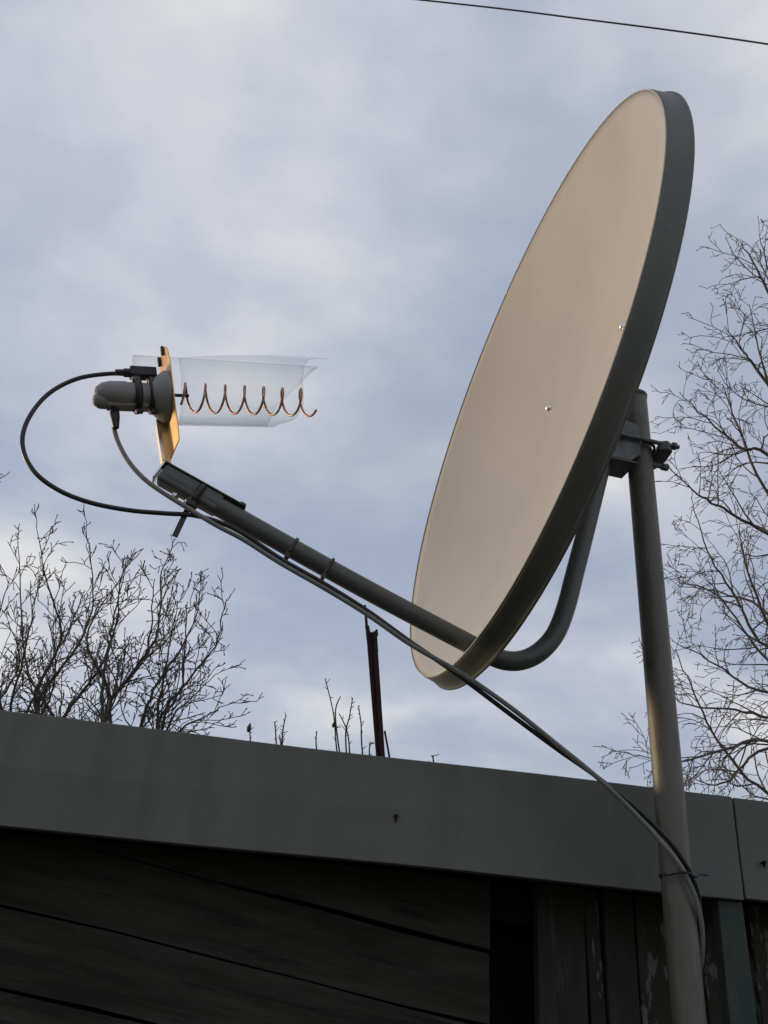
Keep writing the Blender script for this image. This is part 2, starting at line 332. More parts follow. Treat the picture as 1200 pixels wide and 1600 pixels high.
# ------------------------------------------------------------------ mast
mast = empty('mast', MAST, 'upright steel pipe mast carrying the dish in front of the shed', 'mast')
ztop = on_plane(992, 619).z
m = MB()
def pipe(m, o, z0, z1, r, n=40, s=28):
    prof = [(z0, r)] + [(z0 + (z1 - z0) * i / n, r) for i in range(1, n)] + [(z1, r), (z1, r - 0.0035), (z1 - 0.12, r - 0.0035)]
    m.lathe(o, V(0, 0, 1), prof, s)
RM = 0.0195
pipe(m, MAST, 0.0, ztop, RM); m.build('pipe', M['mast'], mast)
m = MB(); m.lathe(MAST, V(0, 0, 1), [(ztop - 0.006, RM + 0.0006), (ztop - 0.0005, RM + 0.0012), (ztop + 0.0015, RM - 0.001), (ztop + 0.002, 0.001)], 28); m.build('end_cap', M['black'], mast)

# ------------------------------------------------------------------ satellite dish
dish = empty('satellite_dish', DC - DU * BH, 'large pale grey offset satellite dish facing left on a steel mast', 'satellite dish')
DEPTH = 0.112
def surf(x, y, off=0.0):                        # x, y in -1..1 of the aperture
    q = x * x + y * y
    return dfr(-DEPTH * (1 - q) - off, x * BW, y * BH)
m = MB(); NR, NS = 36, 128; vs_ = []; fs = []
for side, off in ((0, 0.0), (1, 0.0022)):
    base = len(vs_); vs_.append(surf(0, 0, off))
    for i in range(1, NR + 1):
        for k in range(NS):
            a = 2 * math.pi * k / NS; q = i / NR; vs_.append(surf(q * math.cos(a), q * math.sin(a), off))
    for k in range(NS):
        l = (k + 1) % NS; fs.append((base, base + 1 + k, base + 1 + l) if side == 0 else (base, base + 1 + l, base + 1 + k))
    for i in range(NR - 1):
        for k in range(NS):
            l = (k + 1) % NS; q = (base + 1 + i * NS + k, base + 1 + (i + 1) * NS + k, base + 1 + (i + 1) * NS + l, base + 1 + i * NS + l)
            fs.append(q if side == 0 else q[::-1])
half = 1 + NR * NS
for k in range(NS):
    l = (k + 1) % NS; a = 1 + (NR - 1) * NS; fs.append((a + k, half + a + k, half + a + l, a + l))
m.add(vs_, fs, True); m.build('reflector', M['dish'], dish)
prof = [(-0.0006, 0.0012), (0.0003, 0.0002), (0.0012, 0.0006), (0.0022, 0.0030), (0.0040, 0.0140), (0.0064, 0.0265), (0.0078, 0.0285), (0.0094, 0.0296), (0.0100, 0.0312), (0.0092, 0.0324), (0.0078, 0.0314), (0.0050, 0.0280), (0.0008, 0.004)]
m = MB(); vs_ = []; fs = []; NS = 160
for k in range(NS):
    a = 2 * math.pi * k / NS; nx, ny = math.cos(a) / BW, math.sin(a) / BH; ln = math.hypot(nx, ny); nx /= ln; ny /= ln
    for (o_, b_) in prof: vs_.append(dfr(-b_, BW * math.cos(a) + nx * o_, BH * math.sin(a) + ny * o_))
np_ = len(prof)
for k in range(NS):
    for j in range(np_): fs.append((k * np_ + j, k * np_ + (j + 1) % np_, ((k + 1) % NS) * np_ + (j + 1) % np_, ((k + 1) % NS) * np_ + j))
m.add(vs_, fs, True); m.build('rim', M['rim'], dish)
m = MB(); m.tube([dfr(0.0004, BW * math.cos(2 * math.pi * k / 160), BH * math.sin(2 * math.pi * k / 160)) for k in range(160)], 0.0010, 8, closed=True, start=DN); m.build('rolled_edge', M['dish'], dish)
# two dome bolts on the face
def face_hit(px, py):
    d = ray(px, py); lo = None
    for i in range(4000):
        P = CAM + d * ((1.0 + i * 0.0003) / FPX); q = P - DC
        x = q.dot(DR) / BW; y = q.dot(DU) / BH
        if q.dot(DN) < -DEPTH * (1 - x * x - y * y) and x * x + y * y < 1: return P, x, y
    return P, x, y
for (px, py) in ((858, 638), (974, 511)):
    P, x, y = face_hit(px, py)
    nn = (DN - DR * (2 * DEPTH * x / BW) - DU * (2 * DEPTH * y / BH)).normalized()
    m = MB(); m.lathe(P, nn, [(-0.002, 0.0078), (0.0008, 0.0078), (0.0012, 0.0062), (0.0036, 0.0054), (0.0055, 0.0032), (0.0062, 0.0006)], 18); m.build('bolt', M['screw'], dish)
# support tube: feed arm runs under the dish, bends and rises to the mount
ARM = [(262, 747), (480, 870), (600, 936), (727, 1003), (770, 1025)]
arm_pts = [on_plane(*q) for q in ARM]
RA = 0.0132
m = MB()
rear = [(727, 1003), (760, 1021), (790, 1032), (818, 1031), (845, 1017), (868, 990), (884, 950), (897, 900), (915, 830), (932, 762), (944, 715)]
m.tube(smooth([on_plane(*q) for q in ARM[:3]] + [on_plane(*q) for q in rear], 6), RA, 20, start=DR)
m.build('feed_arm', M['armgrey'], dish)
A0 = arm_pts[0]; AD = (arm_pts[2] - A0).normalized(); AU = DR.cross(AD).normalized()
if AU.z < 0: AU = -AU
def arm(t, r, u): return A0 + AD * t + DR * r + AU * u
m = MB()                                        # squared socket at the arm's outer end
prof4 = [(-1, -1), (1, -1), (1, 1), (-1, 1)]
m.box(arm(0.034, 0, 0.0), AD * 0.044, DR * 0.0122, AU * 0.0128); o_ = m.build('arm_socket', M['armgrey'], dish, bevel=0.004)
m = MB(); m.box(arm(0.018, 0.0124, 0.003), AD * 0.009, DR * 0.0006, AU * 0.0028); m.build('slot', M['black'], o_)
m = MB(); m.box(arm(0.046, 0, 0.0142), AD * 0.062, DR * 0.0128, AU * 0.0010); m.box(arm(0.103, 0, 0.0160), AD * 0.004, DR * 0.0128, AU * 0.0012); m.build('arm_top_plate', M['galv'], dish, bevel=0.0008)
m = MB(); m.box(arm(-0.0135, 0, 0.0), AD * 0.0012, DR * 0.0128, AU * 0.0140); m.build('arm_end_plate', M['screw'], dish, bevel=0.0006)
for t in (0.022, 0.040):
    m = MB(); m.lathe(arm(t, 0.0, -0.0155), -AU, [(0, 0.0055), (0.004, 0.0055), (0.0042, 0.003), (0.009, 0.003)], 6, smooth=False); m.build('nut', M['screw'], dish)
# mount behind the reflector, clamped to the mast
CL = on_plane(1003, 708)
HD = V(-DN.x, -DN.y, 0).normalized()            # horizontally from the dish to the mast
mtop = on_plane(972, 672); 
for sgn in (-1, 1):
    q = DR * (0.0225 * sgn)
    poly = [MAST + V(0, 0, z_) + HD * h_ + q for (h_, z_) in ((-0.012, CL.z + 0.034), (-0.088, CL.z + 0.046), (-0.091, CL.z - 0.036), (-0.030, CL.z - 0.036), (-0.012, CL.z - 0.020))]
    m = MB(); m.prism(poly, DR * 0.0025 * sgn); m.build('mount_plate', M['galv'], dish, bevel=0.0006)
m = MB(); m.box(MAST + V(0, 0, CL.z - 0.0375) - HD * 0.050, HD * 0.030, DR * 0.0245, V(0, 0, 0.0013)); m.box(MAST + V(0, 0, CL.z) - HD * 0.090, HD * 0.0013, DR * 0.025, V(0, 0, 0.040)); m.build('mount_back', M['galv'], dish, bevel=0.0006)
for sgn in (-1, 1):
    m = MB(); m.tube([MAST + V(0, 0, CL.z + 0.004 + 0.0) + DR * (0.030 * sgn) - HD * 0.055, MAST + V(0, 0, CL.z + 0.004) + DR * (0.030 * sgn) + HD * 0.052], 0.0034, 10); m.build('threaded_rod', M['galv'], dish)
m = MB()                                        # strap bowed round the mast
arc = [MAST + V(0, 0, CL.z + 0.004) + HD * (math.cos(t) * (RM + 0.003)) + DR * (math.sin(t) * (RM + 0.006)) for t in [math.pi * (-0.62 + 1.24 * i / 24) for i in range(25)]]
m.tube(arc, 0.0042, 8, start=V(0, 0, 1), flat=0.5); m.build('clamp_strap', M['galv'], dish)
m = MB()                                        # toothed jaw behind the mast
jaw = [(0.018, -0.030), (0.030, -0.036), (0.040, -0.030), (0.045, 0.0), (0.040, 0.030), (0.030, 0.036), (0.018, 0.030), (0.024, 0.010), (0.026, 0), (0.024, -0.010)]
m.prism([MAST + V(0, 0, CL.z - 0.008) + HD * h_ + DR * r_ for (h_, r_) in jaw], V(0, 0, 0.016)); jw = m.build('clamp_jaw', M['galv'], dish, bevel=0.001)
for k in range(5):
    m = MB(); m.box(MAST + V(0, 0, CL.z + 0.0095) + HD * (0.0315 + (k % 2) * 0.003) + DR * (-0.024 + k * 0.012), HD * 0.006, DR * 0.0035, V(0, 0, 0.002)); m.build('tooth', M['black'], jw)
for sgn in (-1, 1):
    m = MB(); m.lathe(MAST + V(0, 0, CL.z + 0.004) + DR * (0.030 * sgn) + HD * 0.041, HD, [(0, 0.0066), (0.0055, 0.0066), (0.0056, 0.0035), (0.006, 0.0034)], 6, smooth=False); m.build('nut', M['galv'], dish)
m = MB(); m.lathe(MAST + V(0, 0, CL.z + 0.004) + DR * 0.033 - HD * 0.062, HD, [(0, 0.0034), (0.001, 0.0066), (0.008, 0.0066), (0.0082, 0.0035), (0.0085, 0.0034)], 6, smooth=False); m.build('nut', M['galv'], dish)
m = MB(); b_ = MAST + V(0, 0, CL.z - 0.026); m.lathe(b_ + DR * 0.012 - HD * 0.0, HD, [(0.012, 0.004), (0.030, 0.004), (0.0302, 0.0058), (0.040, 0.0058)], 8, smooth=False); m.build('bolt', M['galv'], dish)
for h_ in (-0.082, -0.072, -0.062):
    m = MB(); m.lathe(MAST + V(0, 0, CL.z - 0.022) + HD * h_ + DR * 0.0252, DR, [(0, 0.0055), (0.004, 0.0055), (0.0042, 0.003), (0.007, 0.003)], 6, smooth=False); m.build('bolt', M['black'], dish)

# ------------------------------------------------------------------ helical feed
FX = on_plane(262, 621)                         # where the helix axis meets the plate
FA = (on_plane(480, 629, -0.022) - on_plane(290, 621, 0.0)).normalized()      # towards the dish
FV = (DU - FA * DU.dot(FA)).normalized()
FR = FV.cross(-FA).normalized()
if FR.dot(DR) < 0: FR = -FR
#        # up along the plate
def fd(a, r, v): return FX + FA * a + FR * r + FV * v
feed = empty('helical_feed_antenna', fd(0, 0, -0.08), 'dark copper spiral feed antenna with tall copper backing plate at the arm end', 'antenna')
PV0 = (on_plane(266, 704) - FX).dot(FV); PV1 = (on_plane(255, 549) - FX).dot(FV); PW = 0.036
out = [(-PW, PV0), (PW, PV0), (PW * 1.05, PV0 + 0.012)]
for i in range(13):
    t = math.pi * i / 12; out.append((PW * math.cos(t), PV1 - 0.045 + 0.045 * math.sin(t)))
m = MB(); m.prism([fd(-0.0008, r_, v_) for (r_, v_) in out], FA * 0.0016); plate = m.build('backing_plate', M['copper'], feed, bevel=0.0004)
m = MB(); m.box(fd(-0.0052, -0.019, (PV0 - 0.03) / 2 - 0.008), FR * 0.0008, FA * 0.0045, FV * 0.038); m.build('fold', M['brass'], feed)
m = MB(); m.prism([fd(-0.0108, r_, v_) for (r_, v_) in ((-0.046, -0.022), (-0.020, -0.022), (-0.008, PV0 - 0.016), (-0.036, PV0 - 0.016))], FA * 0.0016); m.build('support_strip', M['brass'], feed, bevel=0.0004)
m = MB(); m.prism([fd(-0.011, r_, v_) for (r_, v_) in ((-0.0215, -0.024), (-0.0190, -0.024), (-0.0068, PV0 - 0.016), (-0.0093, PV0 - 0.016))], FA * -0.004); m.build('strip_glint', M['screw'], feed)  # pale sliver added as the sun glint along the strip's edge
for (r_, v_) in ((-0.014, PV1 - 0.012), (0.010, PV1 - 0.009)):
    m = MB(); m.box(fd(-0.003, r_, v_), FR * 0.0025, FA * 0.002, FV * 0.007); m.build('clip', M['black'], feed, bevel=0.001)
RH = 0.0197
pitch = (on_plane(473, 628) - on_plane(293, 622)).dot(FA) / 6 * 1.055
h0 = (on_plane(293, 622) - FX).dot(FA); m = MB(); hp = []
for i in range(int(7.0 * 40) + 1):
    t = i / 40.0 - 0.42; ang = 2 * math.pi * t + math.pi * 0.5
    hp.append(fd(h0 + pitch * t, RH * math.cos(ang), RH * math.sin(ang) + 0.001))
m.tube(hp, 0.00175, 8, start=FR); m.build('helix_wire', M['helix'], feed)
m = MB(); m.tube([fd(0.0, 0, 0.004), fd(h0 + 0.003, 0, 0.004)], 0.0024, 8); m.tube([fd(h0, 0, 0.004), fd(h0, 0, RH)], 0.0021, 8); m.build('feed_stub', M['black'], feed)

# ------------------------------------------------------------------ converter behind the plate
lnb = empty('satellite_converter', fd(-0.05, 0, -0.03), 'stubby grey plastic converter head strapped behind the copper plate', 'converter')
m = MB(); m.lathe(fd(0, 0, 0), -FA, [(0.0012, 0.036), (0.006, 0.0365), (0.009, 0.034), (0.022, 0.023), (0.026, 0.0185), (0.030, 0.0178)], 32); m.build('horn_flange', M['lnb'], lnb)
m = MB(); m.lathe(fd(0, 0, 0), -FA, [(0.026, 0.0165), (0.028, 0.0180), (0.054, 0.0182), (0.058, 0.0192), (0.078, 0.0186), (0.088, 0.016), (0.095, 0.0105), (0.097, 0.004)], 32, sx=1.05, ref=FV); m.build('body', M['lnb'], lnb)
m = MB(); m.lathe(fd(-0.079, 0, -0.0055), (-FA * 1.0 - FV * 0.35).normalized(), [(-0.004, 0.0132), (0.010, 0.0124), (0.017, 0.0095), (0.021, 0.0045), (0.022, 0.001)], 24); m.build('end_cap', M['lnbcap'], lnb)
m = MB(); m.box(fd(-0.055, 0, -0.0165), FA * 0.028, FR * 0.009, FV * 0.004); m.build('lower_housing', M['lnb'], lnb, bevel=0.003)
CN = on_plane(178, 650)
ca = (CN - FX).dot(FA)
m = MB(); m.lathe(fd(ca, 0, -0.020), -FV, [(0, 0.0052), (0.006, 0.0052), (0.0062, 0.0064), (0.014, 0.0064), (0.020, 0.0056), (0.030, 0.0042)], 12); m.build('lower_connector', M['black'], lnb)
ub = on_plane(222, 587); ua = (ub - FX).dot(FA); uv = (ub - FX).dot(FV)
m = MB(); m.box(fd(ua, 0, uv), FA * 0.018, FR * 0.008, FV * 0.0075); m.box(fd(ua - 0.010, 0, uv - 0.009), FA * 0.006, FR * 0.006, FV * 0.006); m.box(fd(ua + 0.011, 0, uv - 0.008), FA * 0.005, FR * 0.006, FV * 0.007); m.build('upper_connector', M['black'], lnb, bevel=0.002)
m = MB(); m.lathe(fd(ua - 0.017, 0, uv - 0.0005), -FA, [(0, 0.0062), (0.008, 0.0062), (0.009, 0.0048), (0.020, 0.004)], 12); m.build('cable_boot', M['black'], lnb)
for px, nm in ((213, 'left'), (236, 'right')):
    a_ = (on_plane(px, 621) - FX).dot(FA); m = MB(); rr = 0.0204 if nm == 'left' else 0.0200
    loop = [fd(a_, rr * math.cos(t), rr * math.sin(t) + 0.0 + (0.006 if math.sin(t) > 0.5 else 0) - (0.003 if math.sin(t) < -0.6 else 0)) for t in [2 * math.pi * i / 28 for i in range(28)]]
    m.tube(loop, 0.0046, 6, closed=True, start=FA, flat=0.45)
    m.box(fd(a_ + 0.001, 0.004, -0.0245), FA * 0.0042, FR * 0.004, FV * 0.003)
    tag(m.build('cable_tie', M['black']), 'wide black tie round the grey converter, ' + ('the one farther from the copper plate' if nm == 'left' else 'the one next to the copper plate'), 'cable tie', 'black cable ties')

# ------------------------------------------------------------------ clear film rolled round the helix
m = MB(); vs_ = []; fs = []
NA, NL = 80, 18; RF = 0.0560
aend = lambda k: 0.0
for i in range(NA + 1):
    q = i / NA           # from the near upper side down, under, up the far side and over the top
    KE = [(0, .222), (.02, .220), (.045, .208), (.086, .188), (.15, .174), (.22, .168), (.354, .168), (.43, .160), (.488, .140), (.62, .135), (.756, .155), (.89, .195), (1.0, .216)]
    for (q0, v0), (q1, v1) in zip(KE[:-1], KE[1:]):
        if q0 <= q <= q1: e1 = v0 + (v1 - v0) * (q - q0) / (q1 - q0); break
    e0 = 0.010 - 0.050 * min(1, max(0, (q - 0.66) / 0.14)) ** 0.5; rad = RF * (1.0 - 0.05 * q)
    for j in range(NL + 1):
        t = j / NL; a_ = e0 + (e1 * 1.10 - e0) * t
        th = math.radians((22 + 52 * t) * (1 - q) - 262 * q)
        rr = rad * (1 + 0.03 * t if math.sin(th) > 0 else 1 - 0.05 * t)
        vs_.append(fd(a_, rr * math.cos(th) * 0.8, rr * math.sin(th) + 0.0165 - 0.002 * t))
for i in range(NA):
    for j in range(NL):
        a = i * (NL + 1) + j; fs.append((a, a + 1, a + NL + 2, a + NL + 1))
m.add(vs_, fs, True)
fo = m.build('plastic_film', M['film'], weld=False); sd = fo.modifiers.new('thick', 'SOLIDIFY'); sd.thickness = 0.0004
tag(fo, 'clear plastic sheet rolled into a tube around the copper spiral', 'plastic sheet')

# ------------------------------------------------------------------ cables
def cable(name, px_off, r, matn, label):
    pts = [on_plane(x, y, o) for (x, y, o) in px_off]
    m = MB(); m.tube(smooth(pts, 8), r, 10); return tag(m.build(name, M[matn]), label, 'cable')
black = [(206, 585, 0), (170, 584, 0), (120, 592, .004), (75, 616, .008), (44, 655, .012), (35, 695, .016), (52, 735, .018), (90, 765, .018), (140, 785, .018), (200, 797, .018), (255, 802, .018), (300, 805, .018), (340, 815, .017), (380, 834, .017), (440, 874, .017), (510, 914, .016), (575, 955, .017), (640, 1002, .018), (705, 1047, .019), (735, 1069, .022), (800, 1118, .022), (870, 1170, .022), (930, 1212, .023), (990, 1260, .025), (1040, 1308, .028), (1066, 1342, .027), (1082, 1372, .022), (1092, 1405, .014), (1094, 1450, .006), (1089, 1495, -.004), (1084, 1530, -.02), (1092, 1640, -.024), (1100, 1760, -.024)]
grey = [(178, 668, 0), (184, 690, .002), (200, 720, .006), (225, 748, .012), (258, 772, .018), (300, 798, .022), (340, 822, .023), (380, 843, .022), (440, 881, .022), (510, 921, .021), (575, 961, .022), (640, 1006, .023), (705, 1043, .025), (735, 1061, .028), (800, 1107, .028), (870, 1163, .028), (930, 1212, .029), (990, 1269, .030), (1035, 1318, .033), (1062, 1352, .033), (1078, 1382, .030), (1090, 1415, .022), (1097, 1455, .012), (1096, 1500, .0), (1090, 1540, -.018), (1096, 1640, -.026), (1106, 1760, -.026)]
cable('black_coax_cable', black, 0.0030, 'black', 'black coax cable looping left from the converter and down along the arm')
cable('grey_coax_cable', grey, 0.0032, 'coaxgrey', 'grey coax cable dropping from the underside of the converter to the mast')
def arm_t(px, py): return (on_plane(px, py) - A0).dot(AD)
def tie(t, rad, wide, tail, label, tilt=0.0, name='cable_tie', tw=None):
    m = MB(); lo = []
    for i in range(30):
        a = 2 * math.pi * i / 30; cu = math.sin(a); cr = math.cos(a)
        low = 0.0075 if cu < -0.3 else 0.0
        lo.append(arm(t + tilt * cu, cr * rad + (0.006 if cu < -0.3 and cr > 0 else 0), cu * rad - low))
    m.tube(lo, wide, 6, closed=True, start=AD, flat=0.45)
    p0 = arm(t, 0.016, -rad - 0.007); p1 = p0 + tail
    d = tail.normalized(); s_ = d.cross(DR).normalized()
    m.box((p0 + p1) / 2, d * (tail.length / 2), s_ * (tw or wide * 0.8), DR * 0.0009)
    m.box(p0, d * 0.0035, s_ * wide * 1.2, DR * 0.003)
    return tag(m.build(name, M['black']), label, 'cable tie', 'black cable ties')
def tl(p, q): return on_plane(*q) - on_plane(*p)
t1 = arm_t(310, 775)
tie(t1, 0.0158, 0.0048, tl((289, 802), (264, 855)), 'broad black strap near the arm end with its tail hanging down', name='strap', tw=0.0036)
tie(arm_t(456, 858), 0.0142, 0.0022, tl((446, 874), (437, 890)), 'thin black tie on the arm, nearer the feed end', tw=0.0014)
tie(arm_t(512, 890), 0.0142, 0.0022, tl((502, 904), (490, 919)), 'thin black tie on the arm, nearer the dish', tw=0.0014)
# wire twist holding the cables against the mast
m = MB()
tw = [on_plane(1033, 1372, .006), on_plane(1034, 1369, .012), on_plane(1050, 1366, .022), on_plane(1066, 1363, .033), on_plane(1076, 1364, .038), on_plane(1083, 1368, .034), on_plane(1093, 1366, .028), on_plane(1106, 1367, .024)]
m.tube(smooth(tw, 6), 0.0014, 6); m.tube(smooth([on_plane(1083, 1368, .034), on_plane(1088, 1370, .033), on_plane(1092, 1366, .03)], 4), 0.0016, 6)
bk = [MAST + V(0, 0, on_plane(1050, 1368).z) + V(math.cos(t), math.sin(t), 0) * (RM + 0.001) for t in [math.radians(-150 - 10 * i) for i in range(18)]]
m.tube(bk, 0.0013, 6)
tag(m.build('wire_tie', M['black']), 'twisted black wire tying the cables to the mast', 'wire tie')

# ------------------------------------------------------------------ rusty post behind the roof
D_ = 3.2
post = empty('rusty_post', at(612, 1700, D_), 'leaning rusty angle-iron post rising behind the shed roof', 'post')
def pbar(m, pts, w, d):
    P = [at(x, y, D_) for (x, y) in pts]
    for a, b in zip(P[:-1], P[1:]):
        ax = (b - a); s_ = ax.cross(WI).normalized()
        m.box((a + b) / 2, ax / 2, s_ * w, WI * d)
m = MB(); pbar(m, [(577, 988), (592, 1176), (635, 1700)], 0.0115, 0.003); m.build('left_flange', M['rust'], post, bevel=0.001)
m = MB(); pbar(m, [(586, 1012), (597, 1176), (640, 1700)], 0.0075, 0.012); m.build('right_flange', M['rust'], post, bevel=0.001)
m = MB(); pbar(m, [(585.5, 987), (587.5, 1020)], 0.007, 0.008); pbar(m, [(588, 984), (589, 994)], 0.004, 0.006); m.build('hinge_lug', M['rust'], post, bevel=0.001)
m = MB(); m.tube([at(570, 945, D_), at(571.5, 960, D_), at(573, 980, D_), at(575, 1000, D_)], [0.004, 0.0055, 0.0055, 0.006], 8); m.tube([at(573.5, 978, D_), at(576, 992, D_)], 0.0085, 8); m.build('rod', M['rust'], post)
m = MB(); pbar(m, [(601, 1142), (608, 1180), (650, 1500)], 0.003, 0.003); m.build('side_rod', M['rust'], post)

# ------------------------------------------------------------------ overhead wire
Wp = [at(-900, -160, 10.5), at(-100, -77, 9.2), at(640, -2, 8.0), at(920, 31, 7.6), at(1200, 69, 7.2), at(1700, 150, 6.4), at(2300, 262, 5.6)]
m = MB(); m.tube(smooth(Wp, 10), 0.0075, 8)
tag(m.build('overhead_wire', M['cable']), 'thin dark overhead wire crossing the sky above the dish', 'wire')

# ------------------------------------------------------------------ bare trees
class Tree:
    def __init__(s, seed, tips, droop, sides=5):
        s.r = random.Random(seed); s.tw = MB(); s.tips = tips; s.droop = droop; s.cap = 0.34
    def rv(s, k): return V(s.r.gauss(0, k), s.r.gauss(0, k), s.r.gauss(0, k))
    def grow(s, mb, p, d, L, r, lvl, up):
        n = max(3, int(L / 0.05)); n = min(n, 9); pts = [p]; rad = [r]; q = p.copy(); d = d.normalized(); st = L / n; curl = s.rv(0.16)
        for i in range(n):
            d = (d + s.rv(0.16) + curl * 0.5 + V(0, 0, up * (0.10 if lvl < 3 else 0.16))).normalized()
            q = q + d * st; pts.append(q.copy()); rad.append(max(s.tips, r * (1 - 0.72 * (i + 1) / n)))
        mb.tube(pts, rad, 5 if lvl < 2 else 4, cap=False)
        return pts, rad
    def branch(s, mb, p, d, L, r, lvl, up, mx, dens):
        pts, rad = s.grow(mb, p, d, L, r, lvl, up)
        s.spawn(pts, rad, L, lvl, up, mx, dens)
    def spawn(s, pts, rad, L, lvl, up, mx, dens, lo=0.18):
        if lvl >= mx: 
            if s.r.random() < 0.5:                       # little bud at the tip
                s.tw.tube([pts[-1], pts[-1] + (pts[-1] - pts[-2]).normalized() * 0.010], [s.tips * 1.7, s.tips * 1.3], 4, cap=True)
            return
        cnt = max(2, int(L * dens * s.r.uniform(0.75, 1.25)))
        tot = len(pts) - 1
        for k in range(cnt):
            f = lo + (1 - lo) * (k + s.r.random()) / cnt; x = f * tot; i = min(int(x), tot - 1)
            b = pts[i].lerp(pts[i + 1], x - i); ax = (pts[i + 1] - pts[i]).normalized()
            pr = s.rv(1.0); pr = (pr - ax * pr.dot(ax)).normalized(); an = math.radians(s.r.uniform(22, 62))
            dd = ax * math.cos(an) + pr * math.sin(an) + V(0, 0, 0.12 * up)
            l2 = L * s.r.uniform(0.22, 0.52) * (1.08 - 0.45 * f); l2 = max(0.045, min(l2, s.cap * (1.25 - 0.75 * f)))
            s.branch(s.tw, b, dd, l2, max(s.tips, rad[i] * 0.55), lvl + 1, up if s.r.random() > s.droop else -0.9, mx, dens * 1.35)
def make_tree(name, label, base, limbs, depth, seed, matn, tips=0.0022, up=1.0, mx=3, dens=9.0, droop=0.1, trunk_r=0.05, jit=0.35, hub=None, r0=0.014, group='bare trees', cap=0.27):
    T = Tree(seed, tips, droop); T.cap = cap; root = empty(name, base, label, 'tree', group); rnd = random.Random(seed + 7)
    hub = hub or limbs[0][0]
    H = at(hub[0], hub[1], depth)
    m = MB(); tp = [base, base.lerp(H, 0.3) + V(.03, .02, 0), base.lerp(H, 0.65) + V(-.03, .03, 0), H]
    m.tube(smooth(tp, 6), [trunk_r * (1 - 0.5 * i / 18) for i in range(19)], 10); m.build('trunk', M[matn], root)
    for lb in limbs:
        dz = rnd.uniform(-jit, jit); n = len(lb) - 1
        pts = [at(x, y, depth + dz * (i / n)) for i, (x, y) in enumerate(lb)]
        if (pts[0] - H).length > 0.02 and hub != (1330, 640): pts = [H] + pts
        P = smooth(pts, 6); P = [p + T.rv(0.004) for p in P]; L = sum((b - a).length for a, b in zip(P[:-1], P[1:])); k = r0 * (0.55 + 0.45 * min(1, L / 1.2))
        rad = [max(tips, k * (1 - 0.85 * i / (len(P) - 1))) for i in range(len(P))]
        m = MB(); m.tube(P, rad, 6); m.build('limb', M[matn], root)
        T.spawn(P, rad, L, 0, up, mx, dens, 0.12)
    tw_ = T.tw.build('twigs', M[matn], root, weld=False); tw_['kind'] = 'stuff'; return root
def foot(px, py, depth):
    p = at(px, py, depth); return V(p.x, p.y, 0)
make_tree('bare_tree', 'bare tree above the roof at the far left edge', foot(20, 1230, 5.4),
    [[(20, 1230), (15, 1120), (40, 1010), (62, 900)], [(20, 1230), (-20, 1090), (-60, 980), (-60, 880)], [(20, 1230), (40, 1120), (100, 1000), (130, 930)], [(20, 1230), (0, 1100), (-10, 1000), (15, 905)], [(20, 1230), (60, 1130), (85, 1060), (75, 960)], [(20, 1230), (-10, 1120), (30, 1040), (10, 960)]], 5.4, 21, 'bark', r0=0.012, dens=11.0)
make_tree('bare_tree', 'bare tree above the roof with a tall leader left of the others', foot(120, 1240, 5.1),
    [[(120, 1240), (55, 1100), (95, 1000), (75, 915), (57, 822)], [(120, 1240), (60, 1110), (120, 1010), (145, 940), (135, 825)], [(120, 1240), (170, 1090), (135, 1000), (190, 900)], [(120, 1240), (100, 1130), (145, 1060), (175, 1000), (198, 870)], [(120, 1240), (80, 1120), (40, 1030), (28, 845)]], 5.1, 33, 'bark', r0=0.013, dens=11.0)
make_tree('bare_tree', 'bare tree above the roof directly below the hanging strap', foot(190, 1250, 4.8),
    [[(190, 1250), (165, 1120), (210, 1050), (245, 990), (252, 900), (264, 870)], [(190, 1250), (170, 1110), (200, 1060), (235, 1000), (240, 905)], [(190, 1250), (160, 1120), (165, 1040), (180, 960), (196, 868)], [(190, 1250), (215, 1150), (240, 1080), (290, 1000), (318, 930)]], 4.8, 45, 'bark', r0=0.013, dens=11.0)
make_tree('bare_tree', 'bare tree with low arching twigs, rightmost of those left of the post', foot(250, 1250, 4.9),
    [[(250, 1250), (250, 1130), (280, 1080), (335, 1010), (352, 940)], [(250, 1250), (255, 1130), (285, 1070), (288, 1000), (300, 930)], [(250, 1250), (275, 1150), (320, 1120), (365, 1095)], [(250, 1250), (260, 1140), (300, 1090), (350, 1045)], [(250, 1250), (245, 1120), (262, 1030), (278, 940)]], 4.9, 57, 'bark', r0=0.011, dens=11.0, droop=0.15)
make_tree('bare_tree', 'bare tree mostly out of frame at left, one twig tip showing', foot(-170, 1200, 5.0),
    [[(-170, 1000), (-110, 850), (-40, 775), (16, 738)], [(-170, 1000), (-160, 800), (-120, 640)], [(-170, 1000), (-220, 840), (-240, 700)]], 5.0, 61, 'bark', r0=0.012, dens=3.0, mx=2)
RT = 5.6
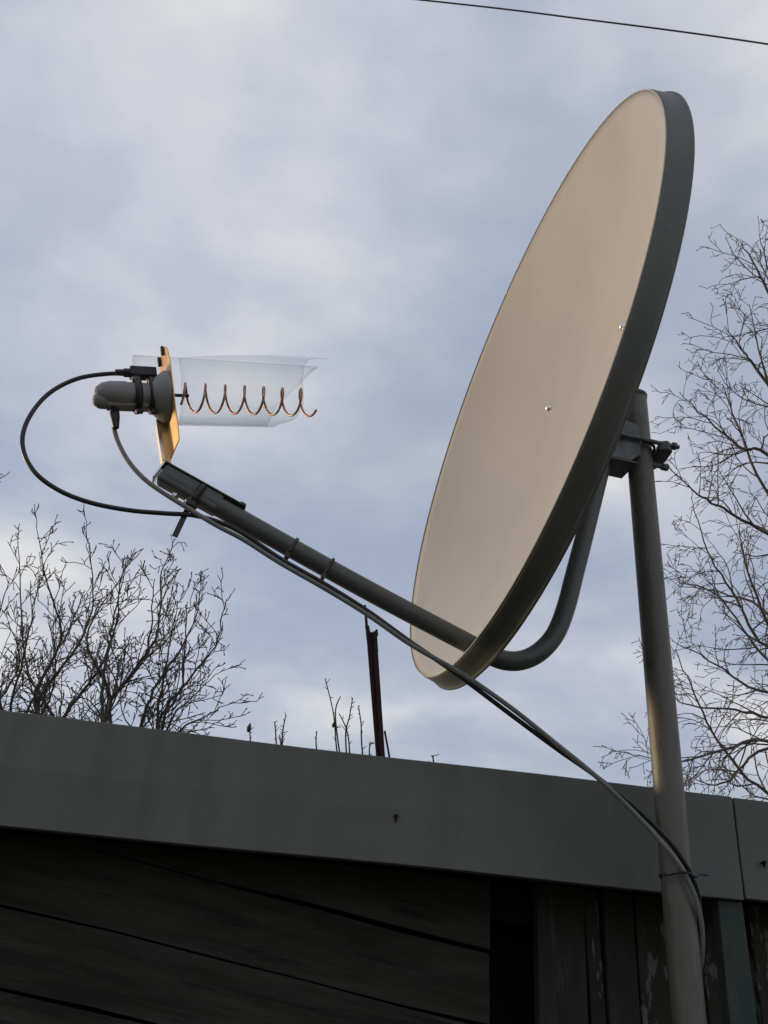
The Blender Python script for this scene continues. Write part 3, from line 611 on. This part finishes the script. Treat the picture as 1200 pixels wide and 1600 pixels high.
make_tree('bare_tree', 'tall bare tree with drooping twigs along the right edge', foot(1330, 1300, RT),
    [[(1330, 900), (1200, 835), (1130, 795), (1085, 768), (1042, 728)], [(1330, 840), (1200, 712), (1160, 700), (1110, 660), (1060, 612)], [(1330, 1000), (1200, 1010), (1150, 935), (1105, 860), (1080, 775)], [(1330, 1060), (1200, 1082), (1120, 1040), (1048, 1000)], [(1330, 1320), (1200, 1240), (1130, 1170), (1085, 1085), (1055, 1015)], [(1330, 640), (1215, 480), (1185, 425), (1155, 375)], [(1330, 800), (1200, 600), (1165, 555), (1135, 512)], [(1330, 580), (1235, 500), (1205, 440), (1188, 372)], [(1330, 1180), (1230, 1130), (1150, 1110), (1070, 1100), (1050, 1080)], [(1330, 760), (1220, 640), (1190, 560), (1170, 475)], [(1330, 1100), (1200, 960), (1140, 930), (1060, 915)], [(1330, 960), (1210, 790), (1150, 660), (1130, 600)], [(1330, 1250), (1210, 1160), (1120, 1175), (1060, 1190), (990, 1180)], [(1330, 1140), (1220, 1010), (1170, 900), (1155, 830)], [(1330, 1220), (1240, 1080), (1180, 1010), (1120, 930), (1060, 910)], [(1330, 1200), (1200, 1170), (1130, 1225), (1080, 1215)]],
    RT, 73, 'bark2', r0=0.014, dens=9.0, cap=0.52, droop=0.4, up=0.3, hub=(1330, 640), trunk_r=0.10, jit=0.5, tips=0.0019)

# ------------------------------------------------------------------ shrub shoots and stalks peeping over the roof
def shoot(name, label, stems, depth, base_px, seed, bud=None):
    rnd = random.Random(seed); root = empty(name, foot(base_px, 1300, depth), label, 'shrub')
    for st in stems:
        m = MB(); tp = [at(x, y, depth) for x, y in st]; pts = [V(tp[0].x, tp[0].y, 0), tp[0].lerp(V(tp[0].x, tp[0].y, 0), 0.4)] + smooth(tp, 5)
        n = len(pts); m.tube(pts, [0.0040 * (1 - 0.55 * i / n) for i in range(n)], 6)
        for i in range(4, n - 1):
            if rnd.random() < 0.75:
                d = (V(rnd.uniform(-1, 1), rnd.uniform(-.6, .6), rnd.uniform(0.2, 1))).normalized(); m.tube([pts[i], pts[i] + d * rnd.uniform(0.008, 0.028)], [0.0018, 0.0012], 4)
        m.build('stem', M['stalk'], root)
    if bud:
        for (x, y, r) in bud:
            m = MB(); m.lathe(at(x, y, depth), V(0.1, 0, 1), [(-r * 1.8, r * 0.3), (-r * 0.8, r), (0, r * 1.1), (r, r * 0.8), (r * 2.4, r * 0.2)], 10); m.build('seed_head', M['black'], root)
    return root
shoot('shrub', 'knobbly shoots of a bare shrub just left of the rusty post', [[(535, 1220), (526, 1170), (521, 1115), (508, 1060)], [(537, 1220), (524, 1120), (532, 1088)], [(545, 1220), (540, 1150), (546, 1120), (551, 1090)], [(548, 1220), (544, 1150), (530, 1115)], [(570, 1220), (565, 1160), (564, 1130), (560, 1102)], [(500, 1220), (494, 1165), (495, 1142)], [(580, 1220), (577, 1172), (581, 1160)]], 3.6, 545, 5, [(521, 1133, 0.006)])
shoot('shrub', 'two small bare shoots standing halfway along the roof edge', [[(434, 1200), (431, 1150), (429, 1127)], [(440, 1200), (441, 1155), (443, 1135), (447, 1117)], [(443, 1200), (439, 1165), (437, 1148)]], 3.5, 440, 6, [(441, 1155, 0.004)])
shoot('dry_stalk', 'single dry stalk with a dark seed head over the roof edge', [[(393, 1200), (391, 1155), (390, 1138)]], 3.4, 393, 7, [(389, 1138, 0.0085)])
shoot('dry_stalk', 'tiny dry stalk tip on the roof edge right of the rusty post', [[(679, 1230), (678, 1195), (676, 1180)]], 3.4, 682, 8)
